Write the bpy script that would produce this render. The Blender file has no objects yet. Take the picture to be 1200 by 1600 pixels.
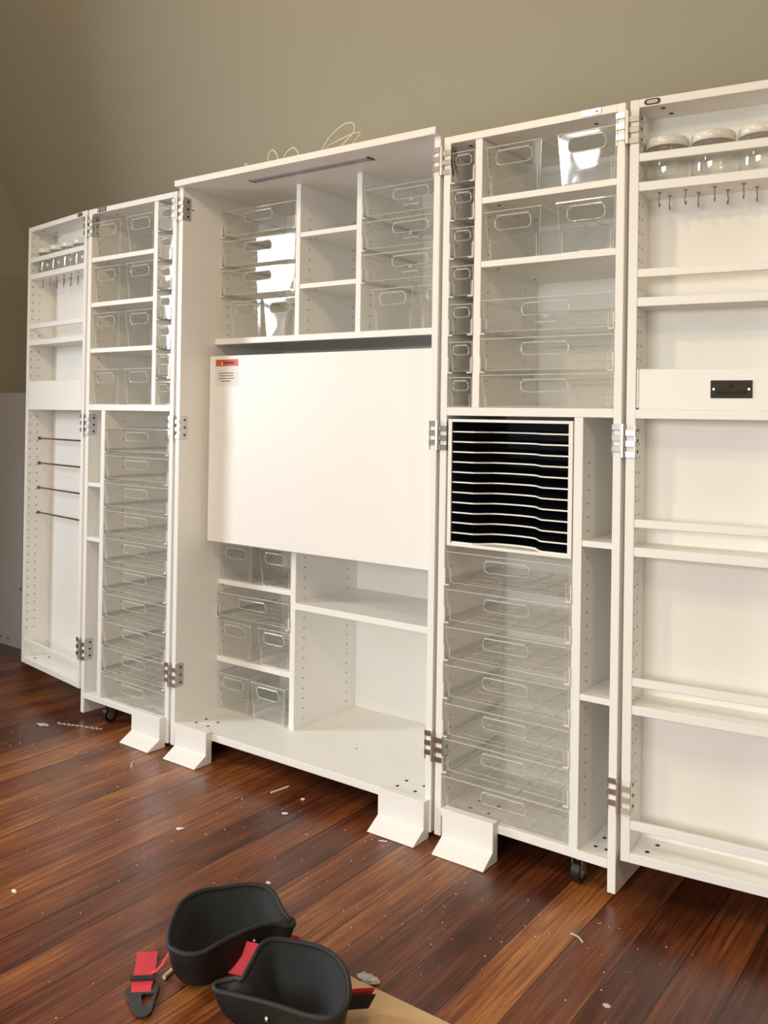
import bpy, math, random
from mathutils import Vector, Matrix
random.seed(7)
R = math.radians
SC = bpy.context.scene
COL = SC.collection

# ------------------------------------------------------------------ camera, world, lights, exposure
YAW, PITCH, ROLL = R(36.081), R(0.3931), R(-0.8795)
CAMPOS = Vector((2.5469, -2.2078, 1.2232))
fw = Vector((-math.sin(YAW) * math.cos(PITCH), math.cos(YAW) * math.cos(PITCH), math.sin(PITCH)))
rt = Vector((math.cos(YAW), math.sin(YAW), 0)); up = rt.cross(fw)
r2 = rt * math.cos(ROLL) - up * math.sin(ROLL); u2 = up * math.cos(ROLL) + rt * math.sin(ROLL)
cam_d = bpy.data.cameras.new('camera'); cam = bpy.data.objects.new('camera', cam_d); COL.objects.link(cam)
m = Matrix((r2, u2, -fw)).transposed().to_4x4(); m.translation = CAMPOS; cam.matrix_world = m
cam_d.sensor_fit = 'HORIZONTAL'; cam_d.sensor_width = 36; cam_d.lens = 1409.66 / 1200 * 36
cam_d.shift_y = -160.5 / 1200; cam_d.clip_start = .05
SC.camera = cam

world = bpy.data.worlds.new('world'); SC.world = world; world.use_nodes = True
bg = world.node_tree.nodes['Background']; bg.inputs[0].default_value = (.75, .86, 1, 1); bg.inputs[1].default_value = 1.0

def area(name, loc, direction, sx, sy, watts, color, spread=180):
    d = bpy.data.lights.new(name, 'AREA'); d.shape = 'RECTANGLE'; d.size = sx; d.size_y = sy; d.energy = watts; d.color = color; d.spread = R(spread)
    o = bpy.data.objects.new(name, d); COL.objects.link(o); o.location = loc
    o.rotation_euler = Vector(direction).to_track_quat('-Z', 'Y').to_euler(); return o
# daylight through the left and high window openings, plus an added rear fill
area('daylight_left_window', (-1.93, -1.83, 1.66), (1, 0, -.40), .84, 1.25, 58, (.92, .96, 1), 160)
area('daylight_high_window', (-.36, -4.41, 2.78), (0, 1, -.45), .44, .62, 10, (.95, .97, 1))
area('rear_fill_light', (1.7, -4.40, 1.45), (0, 1, -.42), 1.9, 1.1, 23, (.98, .96, .90), 90)  # unseen source added behind the camera as fill for the lower cabinets
# warm pendant lamp above the photographer
pl_ = bpy.data.lights.new('pendant_light', 'POINT'); pl_.energy = 41; pl_.color = (1, .75, .42); pl_.shadow_soft_size = .09
plo = bpy.data.objects.new('pendant_light', pl_); COL.objects.link(plo); plo.location = (.85, -1.75, 2.72)

pl2 = bpy.data.lights.new('second_pendant_light', 'POINT'); pl2.energy = 30; pl2.color = (1, .82, .58); pl2.shadow_soft_size = .09
plo2 = bpy.data.objects.new('second_pendant_light', pl2); COL.objects.link(plo2); plo2.location = (3.35, -1.75, 2.55)

SC.view_settings.view_transform = 'Standard'; SC.view_settings.look = 'None'
SC.view_settings.gamma = 1; SC.view_settings.use_curve_mapping = False
SC.view_settings.exposure = 0.30
SC.cycles.transparent_max_bounces = 64
SC.cycles.max_bounces = 10; SC.cycles.diffuse_bounces = 5; SC.cycles.glossy_bounces = 4

# ------------------------------------------------------------------ materials
def mat(name, col, rough=.5, metal=0, spec=.5, bump=0, bscale=200, var=0, vscale=6, coat=0):
    M = bpy.data.materials.new(name); M.use_nodes = True; nt = M.node_tree; b = nt.nodes['Principled BSDF']
    b.inputs['Base Color'].default_value = (*col, 1); b.inputs['Roughness'].default_value = rough
    b.inputs['Metallic'].default_value = metal; b.inputs['Specular IOR Level'].default_value = spec
    b.inputs['Coat Weight'].default_value = coat
    tc = nt.nodes.new('ShaderNodeTexCoord')
    if bump:
        n = nt.nodes.new('ShaderNodeTexNoise'); n.inputs['Scale'].default_value = bscale; n.inputs['Detail'].default_value = 3
        bp = nt.nodes.new('ShaderNodeBump'); bp.inputs['Strength'].default_value = bump; bp.inputs['Distance'].default_value = .002
        nt.links.new(tc.outputs['Object'], n.inputs['Vector']); nt.links.new(n.outputs['Fac'], bp.inputs['Height']); nt.links.new(bp.outputs['Normal'], b.inputs['Normal'])
    if var:
        n = nt.nodes.new('ShaderNodeTexNoise'); n.inputs['Scale'].default_value = vscale; n.inputs['Detail'].default_value = 4
        mx = nt.nodes.new('ShaderNodeMixRGB'); mx.inputs[1].default_value = (*[c * (1 - var) for c in col], 1); mx.inputs[2].default_value = (*[min(1, c * (1 + var)) for c in col], 1)
        nt.links.new(tc.outputs['Object'], n.inputs['Vector']); nt.links.new(n.outputs['Fac'], mx.inputs[0]); nt.links.new(mx.outputs[0], b.inputs['Base Color'])
    return M
WHITE = mat('white_melamine', (.88, .868, .835), .42, var=.012, vscale=3)
BOARDM = mat('light_grey_board', (.50, .50, .505), .5, var=.02)
PAINT = mat('olive_beige_paint', (.41, .385, .305), .75, bump=.12, bscale=160, var=.02, vscale=1.5)
TRIMM = mat('window_white_paint', (.8, .79, .76), .45, var=.02)
NICKEL = mat('brushed_nickel', (.66, .63, .60), .30, 1, var=.03, vscale=40)
HOOKM = mat('aged_hook_steel', (.30, .25, .20), .35, .9, var=.05)
DARKM = mat('dark_steel', (.06, .055, .05), .35, .8, var=.05)
HOLE = mat('pin_hole_dark', (.03, .022, .015), .8, var=.05)
BLACKP = mat('black_melamine', (.018, .022, .032), .32, var=.1)
ROD = mat('grey_steel_rod', (.20, .19, .18), .3, .9, var=.05)
BRONZE = mat('dark_bronze_plaque', (.032, .024, .014), .6, .4, bump=.3, bscale=500, var=.15, vscale=60)
ENGR = mat('engraved_bronze', (.006, .004, .002), .8, .1, var=.1)
LED = mat('led_bar_diffuser', (.36, .31, .34), .35, var=.03)
REDL = mat('red_label_print', (.62, .09, .03), .5, var=.05)
PAPER = mat('label_paper', (.82, .78, .76), .55, var=.02)
INK = mat('dark_ink', (.06, .04, .04), .6, var=.1)
CABLE = mat('cream_cable', (.72, .66, .5), .45, var=.03)
RUBBER = mat('black_rubber', (.012, .012, .012), .35, var=.1)
HUB = mat('grey_wheel_hub', (.16, .16, .16), .4, .2, var=.1)
CARD = mat('cardboard', (.56, .36, .19), .8, bump=.3, bscale=300, var=.08, vscale=20)
LINER = mat('black_neoprene', (.009, .010, .012), .8, bump=.35, bscale=900, var=.15, vscale=60)
SHELLM = mat('black_pad_shell', (.004, .004, .004), .6, bump=.1, bscale=300, var=.1)
BIND = mat('black_rim_binding', (.011, .011, .012), .65, bump=.3, bscale=700, var=.1)
WEB = mat('red_webbing', (.66, .04, .06), .7, bump=.5, bscale=900, var=.12, vscale=90)
WEBB = mat('black_webbing', (.015, .015, .015), .8, bump=.4, bscale=900, var=.1)
BUCKLE = mat('black_buckle_plastic', (.03, .03, .034), .3, var=.05)
FOAM = mat('white_foam_crumb', (.78, .74, .68), .8, bump=.3, bscale=300, var=.06)
WOODP = mat('pale_dowel_wood', (.74, .56, .38), .6, var=.1, vscale=60)
LIDM = mat('cream_jar_lid', (.78, .76, .70), .25, var=.02)
TAPE = mat('silvery_scrap', (.5, .5, .48), .35, bump=.5, bscale=200, var=.3, vscale=60)

def clear(name, tint, refl, body, bodycol=(.9, .9, .88), f0=.035):
    M = bpy.data.materials.new(name); M.use_nodes = True; nt = M.node_tree; N = nt.nodes; L = nt.links
    N.remove(N['Principled BSDF']); out = N['Material Output']
    tr = N.new('ShaderNodeBsdfTransparent'); tr.inputs[0].default_value = (*tint, 1)
    gl = N.new('ShaderNodeBsdfGlossy'); gl.inputs['Roughness'].default_value = .04; gl.inputs['Color'].default_value = (1, 1, 1, 1)
    tc = N.new('ShaderNodeTexCoord'); no = N.new('ShaderNodeTexNoise'); no.inputs['Scale'].default_value = 9; no.inputs['Detail'].default_value = 1
    bp = N.new('ShaderNodeBump'); bp.inputs['Strength'].default_value = .25; bp.inputs['Distance'].default_value = .004
    L.new(tc.outputs['Object'], no.inputs['Vector']); L.new(no.outputs['Fac'], bp.inputs['Height']); L.new(bp.outputs['Normal'], gl.inputs['Normal'])
    lw = N.new('ShaderNodeLayerWeight'); lw.inputs['Blend'].default_value = .5
    fr = N.new('ShaderNodeMath'); fr.operation = 'POWER'; fr.inputs[1].default_value = 4.0; L.new(lw.outputs['Facing'], fr.inputs[0])
    ml = N.new('ShaderNodeMath'); ml.operation = 'MULTIPLY_ADD'; ml.inputs[1].default_value = refl; ml.inputs[2].default_value = f0; ml.use_clamp = True
    L.new(fr.outputs[0], ml.inputs[0])
    df = N.new('ShaderNodeBsdfDiffuse'); df.inputs[0].default_value = (*bodycol, 1)
    m1 = N.new('ShaderNodeMixShader'); m1.inputs[0].default_value = body; L.new(tr.outputs[0], m1.inputs[1]); L.new(df.outputs[0], m1.inputs[2])
    m2 = N.new('ShaderNodeMixShader'); L.new(ml.outputs[0], m2.inputs[0]); L.new(m1.outputs[0], m2.inputs[1]); L.new(gl.outputs[0], m2.inputs[2])
    L.new(m2.outputs[0], out.inputs[0]); return M
CLEAR = clear('clear_plastic', (.994, .993, .989), .7, .010)
RIM = clear('clear_plastic_edge', (.985, .985, .975), .9, .40, f0=.12)  # whitish diffuse share paints in the light caught along plastic edges
JARM = clear('clear_jar_plastic', (.985, .985, .978), .9, .02, f0=.05)
RIMW = clear('milky_rail_end', (1, 1, 1), .6, .8, f0=.05)
ETCH = clear('etched_mark', (1, 1, 1), .3, .45)

def floor_mat():
    M = bpy.data.materials.new('stained_fir_planks'); M.use_nodes = True; nt = M.node_tree; N = nt.nodes; L = nt.links; b = N['Principled BSDF']
    tc = N.new('ShaderNodeTexCoord'); sep = N.new('ShaderNodeSeparateXYZ'); L.new(tc.outputs['Object'], sep.inputs[0])
    def math_(op, a, b_=None, c=None):
        n = N.new('ShaderNodeMath'); n.operation = op
        for i, v in enumerate((a, b_, c)):
            if v is None: continue
            if isinstance(v, (int, float)): n.inputs[i].default_value = v
            else: L.new(v, n.inputs[i])
        return n.outputs[0]
    px = math_('DIVIDE', math_('ADD', sep.outputs['X'], 10.03), .117)
    idx = math_('FLOOR', px); fx = math_('FRACT', px)
    wn = N.new('ShaderNodeTexWhiteNoise'); wn.noise_dimensions = '1D'; L.new(idx, wn.inputs['W'])
    py = math_('DIVIDE', math_('ADD', sep.outputs['Y'], math_('MULTIPLY', wn.outputs['Value'], 9.1)), 400)
    idy = math_('FLOOR', math_('ADD', py, 10.3)); fy = math_('FRACT', math_('ADD', py, 10.3))
    wn2 = N.new('ShaderNodeTexWhiteNoise'); wn2.noise_dimensions = '2D'; cb = N.new('ShaderNodeCombineXYZ'); L.new(idx, cb.inputs[0]); L.new(idy, cb.inputs[1]); L.new(cb.outputs[0], wn2.inputs['Vector'])
    # grain stretched along the plank, shifted per plank
    cb2 = N.new('ShaderNodeCombineXYZ'); L.new(math_('ADD', math_('MULTIPLY', sep.outputs['X'], 1), math_('MULTIPLY', wn2.outputs['Value'], 7)), cb2.inputs[0]); L.new(math_('MULTIPLY', sep.outputs['Y'], .035), cb2.inputs[1]); L.new(wn2.outputs['Value'], cb2.inputs[2])
    g = N.new('ShaderNodeTexNoise'); g.inputs['Scale'].default_value = 120; g.inputs['Detail'].default_value = 5; g.inputs['Roughness'].default_value = .6; g.inputs['Distortion'].default_value = .6; L.new(cb2.outputs[0], g.inputs['Vector'])
    cb3 = N.new('ShaderNodeCombineXYZ'); L.new(math_('MULTIPLY', sep.outputs['X'], 1), cb3.inputs[0]); L.new(math_('MULTIPLY', sep.outputs['Y'], .35), cb3.inputs[1]); L.new(wn2.outputs['Value'], cb3.inputs[2])
    bl = N.new('ShaderNodeTexNoise'); bl.inputs['Scale'].default_value = 7; bl.inputs['Detail'].default_value = 4; L.new(cb3.outputs[0], bl.inputs['Vector'])
    f = math_('ADD', math_('ADD', math_('MULTIPLY', wn2.outputs['Value'], .20), math_('MULTIPLY', g.outputs['Fac'], .54)), math_('MULTIPLY', bl.outputs['Fac'], .46))
    cr = N.new('ShaderNodeValToRGB'); e = cr.color_ramp.elements
    e[0].position = .30; e[0].color = (.018, .0040, .0020, 1); e[1].position = .86; e[1].color = (.50, .205, .055, 1)
    x = e.new(.50); x.color = (.072, .0155, .0055, 1); x = e.new(.66); x.color = (.19, .053, .0155, 1)
    L.new(f, cr.inputs[0])
    gap = math_('MINIMUM', fx, math_('SUBTRACT', 1, fx))
    gs = N.new('ShaderNodeMapRange'); gs.inputs['From Min'].default_value = .004; gs.inputs['From Max'].default_value = .016; L.new(gap, gs.inputs['Value'])
    mx = N.new('ShaderNodeMixRGB'); L.new(gs.outputs[0], mx.inputs[0]); mx.inputs[1].default_value = (.012, .005, .003, 1); L.new(cr.outputs[0], mx.inputs[2])
    L.new(mx.outputs[0], b.inputs['Base Color'])
    rr = N.new('ShaderNodeMapRange'); L.new(bl.outputs['Fac'], rr.inputs['Value']); rr.inputs['To Min'].default_value = .20; rr.inputs['To Max'].default_value = .42; L.new(rr.outputs[0], b.inputs['Roughness'])
    bp = N.new('ShaderNodeBump'); bp.inputs['Strength'].default_value = .35; bp.inputs['Distance'].default_value = .0015
    hh = math_('ADD', gs.outputs[0], math_('MULTIPLY', g.outputs['Fac'], .25)); L.new(hh, bp.inputs['Height']); L.new(bp.outputs['Normal'], b.inputs['Normal'])
    b.inputs['Specular IOR Level'].default_value = .5
    return M
FLOORM = floor_mat()

# ------------------------------------------------------------------ mesh helpers
class MB:
    def __init__(s): s.v = []; s.f = []; s.m = []; s.sm = []
    def add(s, vs, fs, mi=0, smooth=False):
        o = len(s.v); s.v += [tuple(v) for v in vs]
        for f in fs: s.f.append(tuple(i + o for i in f)); s.m.append(mi); s.sm.append(smooth)
    def box(s, x0, x1, y0, y1, z0, z1, mi=0):
        if x0 > x1: x0, x1 = x1, x0
        s.add([(x0, y0, z0), (x1, y0, z0), (x1, y1, z0), (x0, y1, z0), (x0, y0, z1), (x1, y0, z1), (x1, y1, z1), (x0, y1, z1)],
              [(0, 3, 2, 1), (4, 5, 6, 7), (0, 1, 5, 4), (1, 2, 6, 5), (2, 3, 7, 6), (3, 0, 4, 7)], mi)
    def prism(s, poly, a0, a1, axis, mi=0):
        # poly in the two other axes (in xyz order), extruded along axis
        def P(p, a): q = list(p); q.insert(axis, a); return q
        n = len(poly); vs = [P(p, a0) for p in poly] + [P(p, a1) for p in poly]
        area_ = sum(poly[i][0] * poly[(i + 1) % n][1] - poly[(i + 1) % n][0] * poly[i][1] for i in range(n))
        flip = (area_ > 0) ^ (axis == 1) ^ (a1 < a0)
        fs = [tuple(range(n))[::-1], tuple(range(n, 2 * n))] + [(i, (i + 1) % n, n + (i + 1) % n, n + i) for i in range(n)]
        if not flip: fs = [f[::-1] for f in fs]
        s.add(vs, fs, mi)
    def cyl(s, c, axis, r, h0, h1, n=12, mi=0, r1=None, smooth=True):
        r1 = r if r1 is None else r1
        def P(a, rr, h):
            u, v = rr * math.cos(a), rr * math.sin(a)
            if axis == 2: return (c[0] + u, c[1] + v, h)
            if axis == 1: return (c[0] + v, h, c[1] + u)
            return (h, c[0] + u, c[1] + v)
        A = [2 * math.pi * i / n for i in range(n)]
        vs = [P(a, r, h0) for a in A] + [P(a, r1, h1) for a in A]
        s.add(vs, [(i, (i + 1) % n, n + (i + 1) % n, n + i) for i in range(n)], mi, smooth)
        s.add(vs, [tuple(range(n))[::-1], tuple(range(n, 2 * n))], mi)
    def tube(s, pts, r, n=8, closed=False, mi=0, flat=None):
        pts = [Vector(p) for p in pts]; m = len(pts); rings = []
        prev = None
        for i, p in enumerate(pts):
            a = pts[(i - 1) % m] if (closed or i > 0) else p; b = pts[(i + 1) % m] if (closed or i < m - 1) else p
            t = (b - a).normalized()
            if prev is None:
                prev = t.orthogonal().normalized()
                if abs(t.z) < .9: prev = (Vector((0, 0, 1)) - t * t.z).normalized()
            nn = (prev - t * prev.dot(t)).normalized(); bb = t.cross(nn); prev = nn
            ru, rv = (flat if flat else (r, r))
            rings.append([p + nn * ru * math.cos(2 * math.pi * k / n) + bb * rv * math.sin(2 * math.pi * k / n) for k in range(n)])
        vs = [v for rg in rings for v in rg]; fs = []
        for i in range(m if closed else m - 1):
            j = (i + 1) % m
            for k in range(n): fs.append((i * n + k, i * n + (k + 1) % n, j * n + (k + 1) % n, j * n + k))
        s.add(vs, fs, mi, True)
        if not closed: s.add(rings[0], [tuple(range(n))[::-1]], mi); s.add(rings[-1], [tuple(range(n))], mi)
    def lathe(s, prof, n=24, c=(0, 0), mi=0, closed=False):
        vs = []; fs = []; m = len(prof)
        for r, z in prof:
            for k in range(n): a = 2 * math.pi * k / n; vs.append((c[0] + r * math.cos(a), c[1] + r * math.sin(a), z))
        for i in range(m if closed else m - 1):
            j = (i + 1) % m
            for k in range(n): fs.append((i * n + k, i * n + (k + 1) % n, j * n + (k + 1) % n, j * n + k))
        s.add(vs, fs, mi, True)
    def mesh(s, name, mats):
        me = bpy.data.meshes.new(name); me.from_pydata(s.v, [], s.f); me.validate()
        for m_ in (mats if isinstance(mats, (list, tuple)) else [mats]): me.materials.append(m_)
        if len(me.polygons) == len(s.m):
            me.polygons.foreach_set('material_index', s.m); me.polygons.foreach_set('use_smooth', s.sm)
        me.update(); return me
    def build(s, name, mats, parent=None, bevel=0):
        o = bpy.data.objects.new(name, s.mesh(name, mats)); COL.objects.link(o)
        if parent: o.parent = parent
        if bevel:
            b = o.modifiers.new('bevel', 'BEVEL'); b.width = bevel; b.segments = 1; b.limit_method = 'ANGLE'; b.angle_limit = R(50)
        return o
def rebase(o):
    # put a single-mesh thing's origin at its base
    if o.location.length > 0: return o
    v = [x.co for x in o.data.vertices]; c = Vector(((min(p.x for p in v) + max(p.x for p in v)) / 2, (min(p.y for p in v) + max(p.y for p in v)) / 2, min(p.z for p in v)))
    o.data.transform(Matrix.Translation(-c)); o.location = c; return o
def tag(o, label=None, cat=None, group=None, kind=None):
    if label: o['label'] = label
    if cat: o['category'] = cat
    if group: o['group'] = group
    if kind: o['kind'] = kind
    return o
def empty(name, loc=(0, 0, 0), rz=0):
    o = bpy.data.objects.new(name, None); COL.objects.link(o); o.location = loc; o.rotation_euler = (0, 0, rz); o.empty_display_size = .05; return o
def inst(name, me, parent, loc=(0, 0, 0)):
    o = bpy.data.objects.new(name, me); COL.objects.link(o); o.parent = parent; o.location = loc; return o
def crom(pts, n=6, closed=False):
    P = [Vector(p) for p in pts]; m = len(P); out = []
    for i in range(m if closed else m - 1):
        if closed: a, b, c, d = P[(i - 1) % m], P[i], P[(i + 1) % m], P[(i + 2) % m]
        else: a, b, c, d = P[max(i - 1, 0)], P[i], P[i + 1], P[min(i + 2, m - 1)]
        for k in range(n):
            t = k / n; out.append(.5 * ((2 * b) + (c - a) * t + (2 * a - 5 * b + 4 * c - d) * t * t + (3 * b - a - 3 * c + d) * t ** 3))
    if not closed: out.append(P[-1])
    return out
def textmesh(txt, size, depth=.0003, bold=0, spacing=1.0):
    c = bpy.data.curves.new('lettering', 'FONT'); c.body = txt; c.size = size; c.extrude = depth; c.align_x = 'CENTER'; c.align_y = 'CENTER'; c.offset = bold; c.space_character = spacing
    o = bpy.data.objects.new('tmp', c); COL.objects.link(o); bpy.context.view_layer.update()
    me = bpy.data.meshes.new_from_object(o.evaluated_get(bpy.context.evaluated_depsgraph_get()))
    bpy.data.objects.remove(o); return me
def logo_mb(mb, cx, cz, s, y, mi=0, t=None):
    # small emblem: an open box outline beside a stacked double box
    t = t or s * .12
    def fr(x0, x1, z0, z1):
        mb.box(x0, x1, y - .0003, y, z0, z0 + t, mi); mb.box(x0, x1, y - .0003, y, z1 - t, z1, mi)
        mb.box(x0, x0 + t, y - .0003, y, z0 + t, z1 - t, mi); mb.box(x1 - t, x1, y - .0003, y, z0 + t, z1 - t, mi)
    fr(cx - s * .62, cx - s * .05, cz - s * .5, cz + s * .5); fr(cx + s * .05, cx + s * .62, cz - s * .5, cz); fr(cx + s * .05, cx + s * .62, cz + t * -.0, cz + s * .5)

# ------------------------------------------------------------------ the room
YB = .62; ZB = 2.10
def struct(name, mb, mats, bevel=0):
    return tag(mb.build(name, mats, bevel=bevel), kind='structure')
XL, XR, YR, ZC = -1.92, 4.6, -4.4, 3.9
mb = MB(); mb.box(XL - .1, XR + .1, YR - .1, YB + .1, -.05, 0); struct('floor', mb, FLOORM)
mb = MB(); sl = math.tan(R(63.5)); yt = YB - (ZC - ZB) / sl
mb.prism([(YB, 0), (YB + .12, 0), (YB + .12, ZC), (yt, ZC), (YB, ZB)], XL - .1, XR + .1, 0); struct('wall_back', mb, PAINT)
mb = MB(); mb.box(XL - .1, XR + .1, YR - .1, YB + .12, ZC, ZC + .08); struct('ceiling', mb, PAINT)
def wall_open(name, axis, p0, p1, a0, a1, o):
    # wall slab between p0..p1 with one opening o = (b0, b1, z0, z1)
    mb = MB()
    def bx(b0, b1, z0, z1):
        if axis == 'x': mb.box(p0, p1, b0, b1, z0, z1)
        else: mb.box(b0, b1, p0, p1, z0, z1)
    bx(a0, o[0], 0, ZC); bx(o[1], a1, 0, ZC); bx(o[0], o[1], 0, o[2]); bx(o[0], o[1], o[3], ZC)
    return struct(name, mb, PAINT)
wall_open('wall_left', 'x', XL - .12, XL, YR - .1, YB, (-2.27, -1.38, 1.0, 2.32))
mb = MB()
mb.box(XL, -.60, YR - .12, YR, 0, ZC); mb.box(-.12, .72, YR - .12, YR, 0, ZC); mb.box(2.68, XR, YR - .12, YR, 0, ZC)
mb.box(-.60, -.12, YR - .12, YR, 0, 2.44); mb.box(-.60, -.12, YR - .12, YR, 3.12, ZC); mb.box(.72, 2.68, YR - .12, YR, 0, .86); mb.box(.72, 2.68, YR - .12, YR, 2.04, ZC)
struct('wall_front', mb, PAINT)
mb = MB(); mb.box(XR, XR + .1, YR, YB, 0, ZC); struct('wall_right', mb, PAINT)
def window_frame(name, axis, p, b0, b1, z0, z1):
    mb = MB()
    def bx(c0, c1, y0, y1, d0, d1):
        if axis == 'x': mb.box(p + d0, p + d1, c0, c1, y0, y1)
        else: mb.box(c0, c1, p + d0, p + d1, y0, y1)
    w = .07
    bx(b0 - w, b0, z0 - w, z1 + w, 0, .02); bx(b1, b1 + w, z0 - w, z1 + w, 0, .02); bx(b0, b1, z1, z1 + w, 0, .02); bx(b0, b1, z0 - w, z0, 0, .035)
    c = (b0 + b1) / 2; bx(c - .02, c + .02, z0, z1, -.02, 0); bx(b0, b1, (z0 + z1) / 2 - .018, (z0 + z1) / 2 + .018, -.02, 0)
    return struct(name, mb, TRIMM)
window_frame('window_1', 'x', XL, -2.27, -1.38, 1.0, 2.32)
window_frame('added_fill_window', 'y', YR, .72, 2.68, .86, 2.04); window_frame('window_3', 'y', YR, -.60, -.12, 2.44, 3.12)  # the wide rear frame and its opening are added to house the fill

# ------------------------------------------------------------------ cabinet geometry (metres; floor at 0)
W, WD, G, T = 1.1278, .5439, .012, .022
A = {'C': 0, 'R1': R(.4074), 'R2': R(6.7636), 'L1': R(-1.6144), 'L2': R(-8.6042)}
def adv(o, a, l, d=0): return (o[0] + l * math.cos(a) - d * math.sin(a), o[1] + l * math.sin(a) + d * math.cos(a))
ORG = {'C': (0, 0), 'R1': (W + G, 0), 'L1': (-G, 0)}
ORG['R2'] = adv(ORG['R1'], A['R1'], WD + G); ORG['L2'] = adv(ORG['L1'], A['L1'], -(WD + G))
SG = {'C': 1, 'R1': 1, 'R2': 1, 'L1': -1, 'L2': -1}
def wp(U, s, d, z):
    x, y = adv(ORG[U], A[U], SG[U] * s, d); return (x, y, z)
PH = .036
class Unit:
    def __init__(s, U, name, label, cat):
        s.U = U; s.sg = SG[U]; s.root = tag(empty(name, (*ORG[U], 0), A[U]), label, cat); s.n = 0
    def panel(s, name, s0, s1, d0, d1, z0, z1, mats=None, bevel=.0012, label=None, holes=(), discs=()):
        mb = MB(); sg = s.sg; mb.box(sg * s0, sg * s1, d0, d1, z0, z1)
        for (sx, side, d, z) in holes:          # pin holes on an upright face (side = +1 faces +x)
            x = sg * sx; mb.cyl((d, z), 0, .0026, x - side * .001, x + side * .0004, 8, 1)
        for (sx, d, z, upw, r) in discs:        # bolt discs on a horizontal face
            mb.cyl((sg * sx, d), 2, r, z - upw * .001, z + upw * .0008, 10, 1)
        o = mb.build(name, mats or ([WHITE, HOLE] if (holes or discs) else WHITE), s.root, bevel)
        if label: o['label'] = label
        return o
    def runner(s, s0, s1, z, d0, D):
        # clear L-shaped rails pinned to both uprights of the bay
        for sx, q in ((s0, 1), (s1, -1)):
            mb = MB(); sg = s.sg
            mb.box(sg * sx, sg * (sx + q * .0018), d0 - .004, d0 + D, z - .004, z + .009); mb.box(sg * sx, sg * (sx + q * .012), d0 - .004, d0 + D, z - .006, z - .004)
            # whitish front end of the rail: an upright and a small foot
            mb.box(sg * (sx + q * .0012), sg * (sx + q * .0042), d0 - .006, d0 - .002, z - .006, z + .040, 1); mb.box(sg * (sx + q * .0012), sg * (sx + q * .0165), d0 - .007, d0 - .001, z - .0065, z - .0025, 1)
            mb.build('drawer_runner', [RIM, RIMW], s.root)
def hole_cols(sx, side, ds, z0, z1, step=PH, skip=()):
    out = []; n = int((z1 - z0) / step + 1e-6)
    for d in ds:
        for k in range(n + 1): out.append((sx, side, d, z0 + k * step))
    return out

# hinges: each unit carries its own half (leaf on the inner face, three straps round the front edge)
HZ = (1.921, 1.125, .226)
def hinge_half(un, edge, inward, zoff, pin):
    # edge: local x of the outer edge of the upright, inward: direction from the edge into the unit
    for z in HZ:
        h = MB(); i = inward; xi = edge + i * (T + .0022)
        for k in range(3):
            zz = z + .008 + zoff + k * .0275
            h.box(edge - i * .004, xi, -.0046, -.0004, zz, zz + .0155)
            h.cyl((edge - i * .006, -.0055), 2, .0062, zz, zz + .0135, 10)
        if pin: h.cyl((edge - i * .006, -.0055), 2, .0045, z + .002, z + .086, 10)
        o = h.build('hinge', NICKEL, un.root, .0008)
        lf = MB(); y0, y1, z0, z1, c = -.002, .036, z + .001, z + .085, .007
        lf.prism([(y0, z0), (y1 - c, z0), (y1 - c * .3, z0 + c * .3), (y1, z0 + c), (y1, z1 - c), (y1 - c * .3, z1 - c * .3), (y1 - c, z1), (y0, z1)], edge + i * T, xi, 0)
        for k in range(3): lf.cyl((.022, z + .016 + k * .027), 0, .0042, xi, xi + i * .0012, 10, 1)
        l = lf.build('hinge_leaf', [NICKEL, DARKM], o, .0006)

def caster(un, lx, ly, zt):
    o = MB(); o.box(lx - .024, lx + .024, ly - .024, ly + .024, zt - .003, zt); o.cyl((lx, ly), 2, .012, zt - .014, zt - .003)
    o.box(lx - .015, lx - .0125, ly - .012, ly + .016, .022, zt - .012); o.box(lx + .0125, lx + .015, ly - .012, ly + .016, .022, zt - .012)
    c = o.build('caster', NICKEL, un.root)
    w = MB(); w.cyl((ly, .030), 0, .0295, lx - .011, lx + .011, 24); w.cyl((ly, .030), 0, .018, lx - .0118, lx + .0118, 20, 1); w.cyl((ly, .030), 0, .005, lx - .017, lx + .017, 10, 1)
    w.build('wheel', [RUBBER, HUB], c, .002)
def foot(un, x0, x1):
    f = MB(); f.prism([(-.028, .112), (-.0005, .112), (-.0005, .001), (-.080, .001), (-.080, .004), (-.028, .034)], x0, x1, 0)
    f.build('stabiliser_foot', WHITE, un.root, .001)

# ---- centre cabinet
C = Unit('C', 'cabinet_body', 'tall white centre cabinet with fold-down table panel, cubbies and clear trays', 'cabinet')
DC = .556; TOPB = 2.040
wl = hole_cols(T, 1, (.231, .49), 1.5215, 1.96) + hole_cols(T, 1, (.231, .49), .134, .75)
C.panel('side_panel', 0, T, 0, DC, .017, TOPB, holes=wl + [(T, 1, .048, 1.965), (T, 1, .049, 1.9655), (T, 1, .047, 1.965)])
C.panel('side_panel', W - T, W, 0, DC, .017, TOPB)
C.panel('top_panel', .001, W - .003, -.025, DC + .012, TOPB, 2.062)
C.panel('back_panel', 0, W, DC, DC + .008, .017, TOPB)
b4 = [(x, y) for x in (.086, .147) for y in (.046, .095)] + [(x, y) for x in (.98, 1.045) for y in (.041, .09)]
C.panel('bottom_panel', T, W - T, 0, DC, .078, .102, discs=[(x, y, .102, 1, .0055) for x, y in b4] + [(.696, .205, .102, 1, .003)])
C.panel('shelf', T, W - T, .168, DC, 1.480, 1.502, label='fixed long shelf above the table panel')
hm = hole_cols(.421, 1, (.242, .498), 1.525, 1.97)
C.panel('divider', .400, .421, .19, DC, 1.502, TOPB, holes=hm)
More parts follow.
